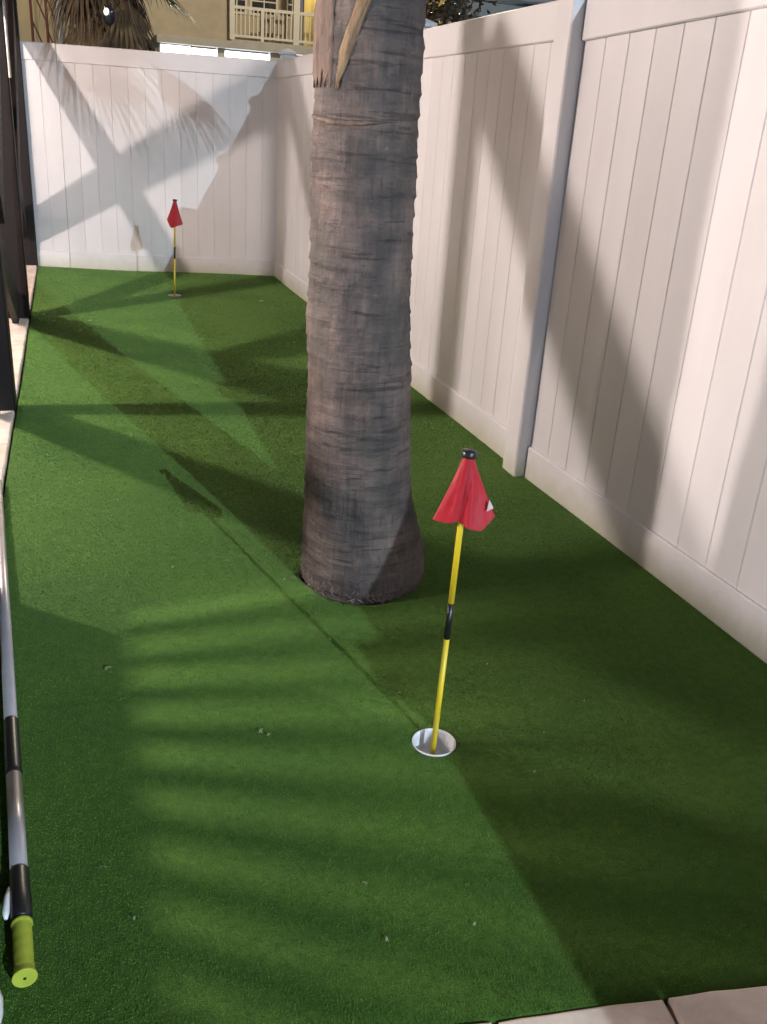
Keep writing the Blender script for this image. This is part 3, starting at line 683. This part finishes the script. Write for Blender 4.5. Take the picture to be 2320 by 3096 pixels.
for i, ((x, y), L_, az) in enumerate(SC):
    bm = bmesh.new(); n = 6
    for k in range(2 if L_ < .03 else 1):
        pr = None; az2 = az + k * .7
        for q in range(n + 1):
            f = q / n; c = Vector((math.cos(az2), math.sin(az2), 0)) * (f - .5) * L_ + Vector((0, 0, .0035 + .004 * math.sin(math.pi * f)))
            wv_ = (L_ * .13) * math.sin(math.pi * (f * .9 + .05)); s_ = Vector((-math.sin(az2 + .5 * f), math.cos(az2 + .5 * f), .3)) * wv_
            row = (bm.verts.new(c - s_), bm.verts.new(c + s_))
            if pr: bm.faces.new((pr[0], pr[1], row[1], row[0]))
            pr = row
    bmesh.ops.solidify(bm, geom=bm.faces[:], thickness=.0004)
    o = obj('leaf_scrap', bm, MT['scrap']); o.location = (x, y, 0.0)
    own = {0: 'pale oval dry leaf on the turf in front of the far right corner', 1: 'pale dry scrap on the turf left of the trunk halfway to the far fence', 2: 'largest of the pale scraps, on the turf left of the near cup', 8: 'pale curled scrap on the turf right of the lime green grip'}
    tag(o, own.get(i, 'tiny pale dry leaf scrap lying on the green turf'), 'leaf scrap', 'dry scraps scattered on the turf')

# ================================================================== BEYOND THE BACK FENCE
YB = 33.0
bd = thing('apartment_building', 'tan apartment building with white balcony railing and bright open garage beyond the back fence', 'building', (6, YB, 0))
def bobj(name, bm, m, parent=None):
    for v in bm.verts: v.co -= Vector((6, YB, 0))
    return obj(name, bm, m, parent or bd)
bobj('wall', boxbm((-9.0, YB, 3.64), (5.28, YB + 9, 12)), MT['stucco'])
bobj('ledge', boxbm((2.95, YB - .35, 3.44), (14, YB + .0, 3.66), .01), MT['slab'])
bobj('wall', boxbm((-9.0, YB + .002, -.16), (3.02, YB + 9, 3.638)), MT['stucco'])
# bright openings of the parking level, between piers
for x0, x1 in ((3.08, 4.02), (4.06, 4.88), (5.12, 6.60), (7.1, 8.6), (8.9, 10.6)):
    bobj('lit_opening', boxbm((x0, YB - .02, 1.2), (x1, YB + .25, 3.40 if x0 < 4.05 else 3.38)), MT['glow'])
for x0, x1 in ((3.02, 3.08), (4.02, 4.06), (4.88, 5.12), (6.60, 7.1), (8.6, 8.9), (10.6, 14)):
    bobj('pier', boxbm((x0, YB - .06, -.16), (x1, YB + .3, 3.44)), MT['slab'])
# balcony
bobj('balcony_floor', boxbm((5.28, YB - .30, 3.665), (14, YB + 2.0, 3.72)), MT['slab'])
bobj('balcony_back_wall', boxbm((5.28, YB + 2.0, 3.72), (8.0, YB + 2.2, 9)), MT['stucco'])
bobj('balcony_back_wall', boxbm((8.0, YB + 1.2, 3.72), (14, YB + 1.4, 9)), MT['yellowwall'])
for x, w_ in ((5.33, .16), (7.42, .20), (8.16, .10), (9.6, .12)): bobj('column', boxbm((x - w_ / 2, YB - .26, 3.72), (x + w_ / 2, YB - .10, 9)), MT['trim'])
for x0, x1 in ((5.41, 7.32), (7.52, 8.11), (8.21, 9.54)):
    rp = bobj('balcony_railing', boxbm((x0, YB - .22, 4.60), (x1, YB - .14, 4.69)), MT['trim'])
    q = boxbm((x0, YB - .21, 3.80), (x1, YB - .15, 3.87)); bobj('bottom_rail', q, MT['trim'], rp)
    if x1 - x0 > 1.5 and x0 < 6: bobj('rail_post', boxbm((6.26, YB - .22, 3.72), (6.36, YB - .14, 4.60)), MT['trim'], rp)
    n = int((x1 - x0) / .135)
    for k in range(n):
        x = x0 + (k + .5) * (x1 - x0) / n; bobj('baluster', boxbm((x - .020, YB - .20, 3.87), (x + .020, YB - .16, 4.60)), MT['trim'], rp)
for x0, x1, yy in ((5.55, 6.12, 2.0), (6.36, 7.18, 2.0), (7.60, 7.92, 2.0)):
    wn = bobj('window', boxbm((x0 - .07, YB + yy - .06, 4.66), (x1 + .07, YB + yy, 7.0)), MT['trim'])
    bobj('pane', boxbm((x0, YB + yy - .075, 4.74), (x1, YB + yy - .061, 6.9)), MT['glass'], wn)
    bobj('glazing_bar', boxbm(((x0 + x1) / 2 - .02, YB + yy - .09, 4.74), ((x0 + x1) / 2 + .02, YB + yy - .076, 6.9)), MT['trim'], wn)
    bobj('glazing_bar', boxbm((x0, YB + yy - .093, 5.08), (x1, YB + yy - .0765, 5.12)), MT['trim'], wn)
for x in (6.55, 7.0):
    bm = boxbm((x - .18, YB + .5, 4.08), (x + .18, YB + .56, 4.60)); box(bm, (x - .18, YB + .5, 4.04), (x + .18, YB + .95, 4.079)); 
    for sx in (-.17, .14):
        for sy in (.5, .9): box(bm, (x + sx, YB + sy, 3.725), (x + sx + .03, YB + sy + .03, 4.039))
    o = bobj('chair', bm, MT['chair']); o.parent = None; o.location = (6, YB, 0)
    tag(o, 'plain balcony chair behind the white railing, %s one' % ('left' if x < 6.8 else 'right'), 'chair', 'chairs on the balcony')
lamp('lamp_light', (8.9, YB + .7, 5.6), 75, (1.0, .80, .38), .1)
lamp('lamp_light', (7.2, YB - 9.1, 7.8), 5200, (1.0, .86, .62), .2)
# unseen post added for that light, which brightens the apartment facade
sl = thing('facade_fill_lamp', 'unseen street lamp added to light the apartment building facade', 'street lamp', (7.2, YB - 8.6, -.16))
bm = bmesh.new(); tube(bm, [(0, 0, 0), (0, 0, 4), (0, 0, 7.9)], [.08, .065, .05], 12); obj('pole', bm, MT['grey'], sl, smooth=True)
bm = bmesh.new(); tube(bm, [(0, 0, 7.85), (0, -.2, 8.0), (0, -.6, 8.02)], [.04, .04, .03], 10); obj('arm', bm, MT['grey'], sl, smooth=True)
obj('head', boxbm((-.12, -.75, 7.97), (.12, -.25, 8.06), .02), MT['grey'], sl)

# steel stair frame at far left behind the fence
sf = thing('steel_stair_frame', 'dark red steel lattice frame against a pale wall at the far upper left', 'stair frame', (-0.2, 14, 0))
pw = thing('garden_wall', 'pale yellow lit wall behind the dark red steel frame at upper left', 'wall', (-1, 15.0, -.16))
obj('wall_face', boxbm((-3, 0, 0), (.98, .2, 5.5)), mat('pale_yellow_stucco', (.50, .42, .24), .85, .08, 3), pw)
for x in (-.30, -.115, -.5):
    bm = bmesh.new(); tube(bm, [(x + .2, 0, -.15), (x + .2, 0, 4.5)], .018, 8); obj('upright', bm, MT['rust'], sf, smooth=True)
for k in range(6):
    z0 = 1.5 + k * .42
    bm = bmesh.new(); tube(bm, [(-.10, 0, z0 + .45), (.085, 0, z0)], .011, 6); obj('lattice_bar', bm, MT['rust'], sf)
    bm = bmesh.new(); tube(bm, [(.085, 0, z0 + .35), (.20, 0, z0)], .011, 6); obj('lattice_bar', bm, MT['rust'], sf)
gpole = thing('steel_post', 'grey galvanised post left of the shaggy palm beyond the fence', 'post', (.035, 14, -.16))
bm = bmesh.new(); tube(bm, [(0, 0, 0), (0, 0, 5)], .052, 14); obj('shaft', bm, MT['grey'], gpole, smooth=True)
bm = bmesh.new(); tube(bm, [(0, 0, 5), (0, 0, 5.05)], [.06, .03], 14); obj('cap', bm, MT['grey'], gpole, smooth=True)
lamp('lamp_light', (-1.2, 13.2, 4.2), 45, (1, .85, .55), .05)

# shaggy palm behind the back fence
p2 = thing('palm_tree', 'shaggy palm with a skirt of dead brown fronds behind the back fence', 'palm tree', (.50, 12.2, -.16))
bm = bmesh.new(); tube(bm, [(0, 0, 0), (.02, 0, 1.6), (.0, 0, 3.9)], [.26, .20, .18], 18); obj('trunk', bm, MT['bark'], p2, smooth=True)
rnd = random.Random(3)
for i in range(24):
    az = rnd.uniform(0, 2 * math.pi) if i > 16 else rnd.uniform(-2.6, -.5)
    z = rnd.uniform(2.7, 3.9)
    frond(p2, (.15 * math.cos(az), .15 * math.sin(az), z), az, math.radians(rnd.uniform(-62, -28)), rnd.uniform(.2, .6), rnd.uniform(.7, 1.1), 12, rnd.uniform(1.1, 1.6), MT['deadfrond'], seed=100 + i, spread=1.9)
for i in range(12):
    az = i * 2 * math.pi / 12 + .3
    frond(p2, (0, 0, 3.95), az, math.radians(rnd.uniform(-12, 45)), .65, .8, 22, .8, MT['frond'] if i % 2 else MT['deadfrond'], seed=200 + i)
for i, (az, el) in enumerate(((-.25, -.05), (-.7, -.1), (.15, .1))):
    frond(p2, (.1, 0, 2.95 + .1 * i), az, el, .55, .6, 18, .7, MT['frond'], seed=300 + i)
lamp('lamp_light', (2.4, 9.9, 3.4), 22, (1.0, .82, .55), .08)
def glow_lamp(loc, r, lab):
    t_ = thing('globe_lamp', lab, 'lamp', loc)
    bm = bmesh.new(); bmesh.ops.create_uvsphere(bm, u_segments=24, v_segments=14, radius=r); 
    for v in bm.verts: v.co.z *= 1.35; v.co.x *= .9
    obj('globe', bm, MT['glass'], t_, smooth=True)
    bm = bmesh.new(); bmesh.ops.create_uvsphere(bm, u_segments=14, v_segments=8, radius=r * .42)
    for v in bm.verts: v.co.z *= 1.25; v.co += Vector((-r * .3, -r * .72, r * .35))
    obj('lens', bm, MT['lampglow'], t_, smooth=True)
    bm = bmesh.new(); tube(bm, [(0, .0, 0), (0, .35, -.05)], .012, 8); obj('bracket', bm, MT['grey'], t_)
glow_lamp((.53, 11.30, 2.28), .075, 'dark oval lamp with a bright white spot among the dead fronds')

# ================================================================== BEYOND THE RIGHT FENCE
sh = thing('dry_shrub', 'brown leafy shrub with glints showing above the right fence beside the palm', 'shrub', (4.55, 12.3, -.16))
bm = bmesh.new()
for k in range(6): tube(bm, [(0, 0, 0), (rnd.uniform(-.3, .3), rnd.uniform(-.2, .2), 1.6), (rnd.uniform(-.45, .45), rnd.uniform(-.3, .3), 3.2)], [.04, .025, .008], 6)
obj('stem', bm, MT['rust'], sh)
bm = bmesh.new()
for k in range(2600):
    p = Vector((rnd.gauss(0, .28), rnd.gauss(0, .3), rnd.uniform(2.0, 3.7))); d = Vector((rnd.uniform(-1, 1), rnd.uniform(-1, 1), rnd.uniform(-1, .4))).normalized(); s_ = d.cross(Vector((rnd.random(), rnd.random(), 1))).normalized() * .022; L_ = rnd.uniform(.07, .14)
    v = [bm.verts.new(p), bm.verts.new(p + d * L_ * .5 + s_), bm.verts.new(p + d * L_), bm.verts.new(p + d * L_ * .5 - s_)]; bm.faces.new(v)
o = obj('foliage', bm, MT['shrubleaf'], sh); o['kind'] = 'stuff'
cn = thing('canvas_canopy', 'blue canvas canopy with a pale edge above the right fence', 'canopy', (6.7, 14.2, 0))
bm = bmesh.new(); rows = []
for i in range(13):
    x = -1.15 + i * .22; rows.append([bm.verts.new((x, -.6 + .22 * j, 3.10 + .12 * i / 12 + .10 * math.sin(j * .55) + .02 * math.sin(i * 1.7 + j))) for j in range(9)])
for A, B in zip(rows, rows[1:]):
    for j in range(8): bm.faces.new((A[j], A[j + 1], B[j + 1], B[j]))
bmesh.ops.solidify(bm, geom=bm.faces[:], thickness=.02); obj('canvas', bm, MT['blue'], cn, smooth=True)
obj('valance', boxbm((-1.17, -.66, 2.92), (1.5, -.61, 3.10)), mat('pale_canvas', (.45, .55, .60), .7, .15, 3, c2=(.6, .62, .55)), cn)
for x in (-1.1, 1.4):
    for y in (-.55, 1.1):
        bm = bmesh.new(); tube(bm, [(x, y, -.16), (x, y, 3.08)], .03, 8); obj('leg', bm, MT['grey'], cn, smooth=True)
lamp('lamp_light', (4.4, 10.2, 4.4), 130, (.85, .93, 1.0), .1)

# the tall floodlight pole that throws the cool light over the right fence
fp = thing('floodlight_pole', 'tall floodlight pole far behind the camera beyond the right fence', 'floodlight', (LAMP_C[0], LAMP_C[1] - .35, -.16))
bm = bmesh.new(); tube(bm, [(0, 0, 0), (0, 0, 6.6)], [.08, .05], 12); obj('pole', bm, MT['grey'], fp, smooth=True)
bm = bmesh.new(); box(bm, (-.18, -.04, 6.50), (.18, .12, 6.80), .01); obj('head', bm, MT['grey'], fp)
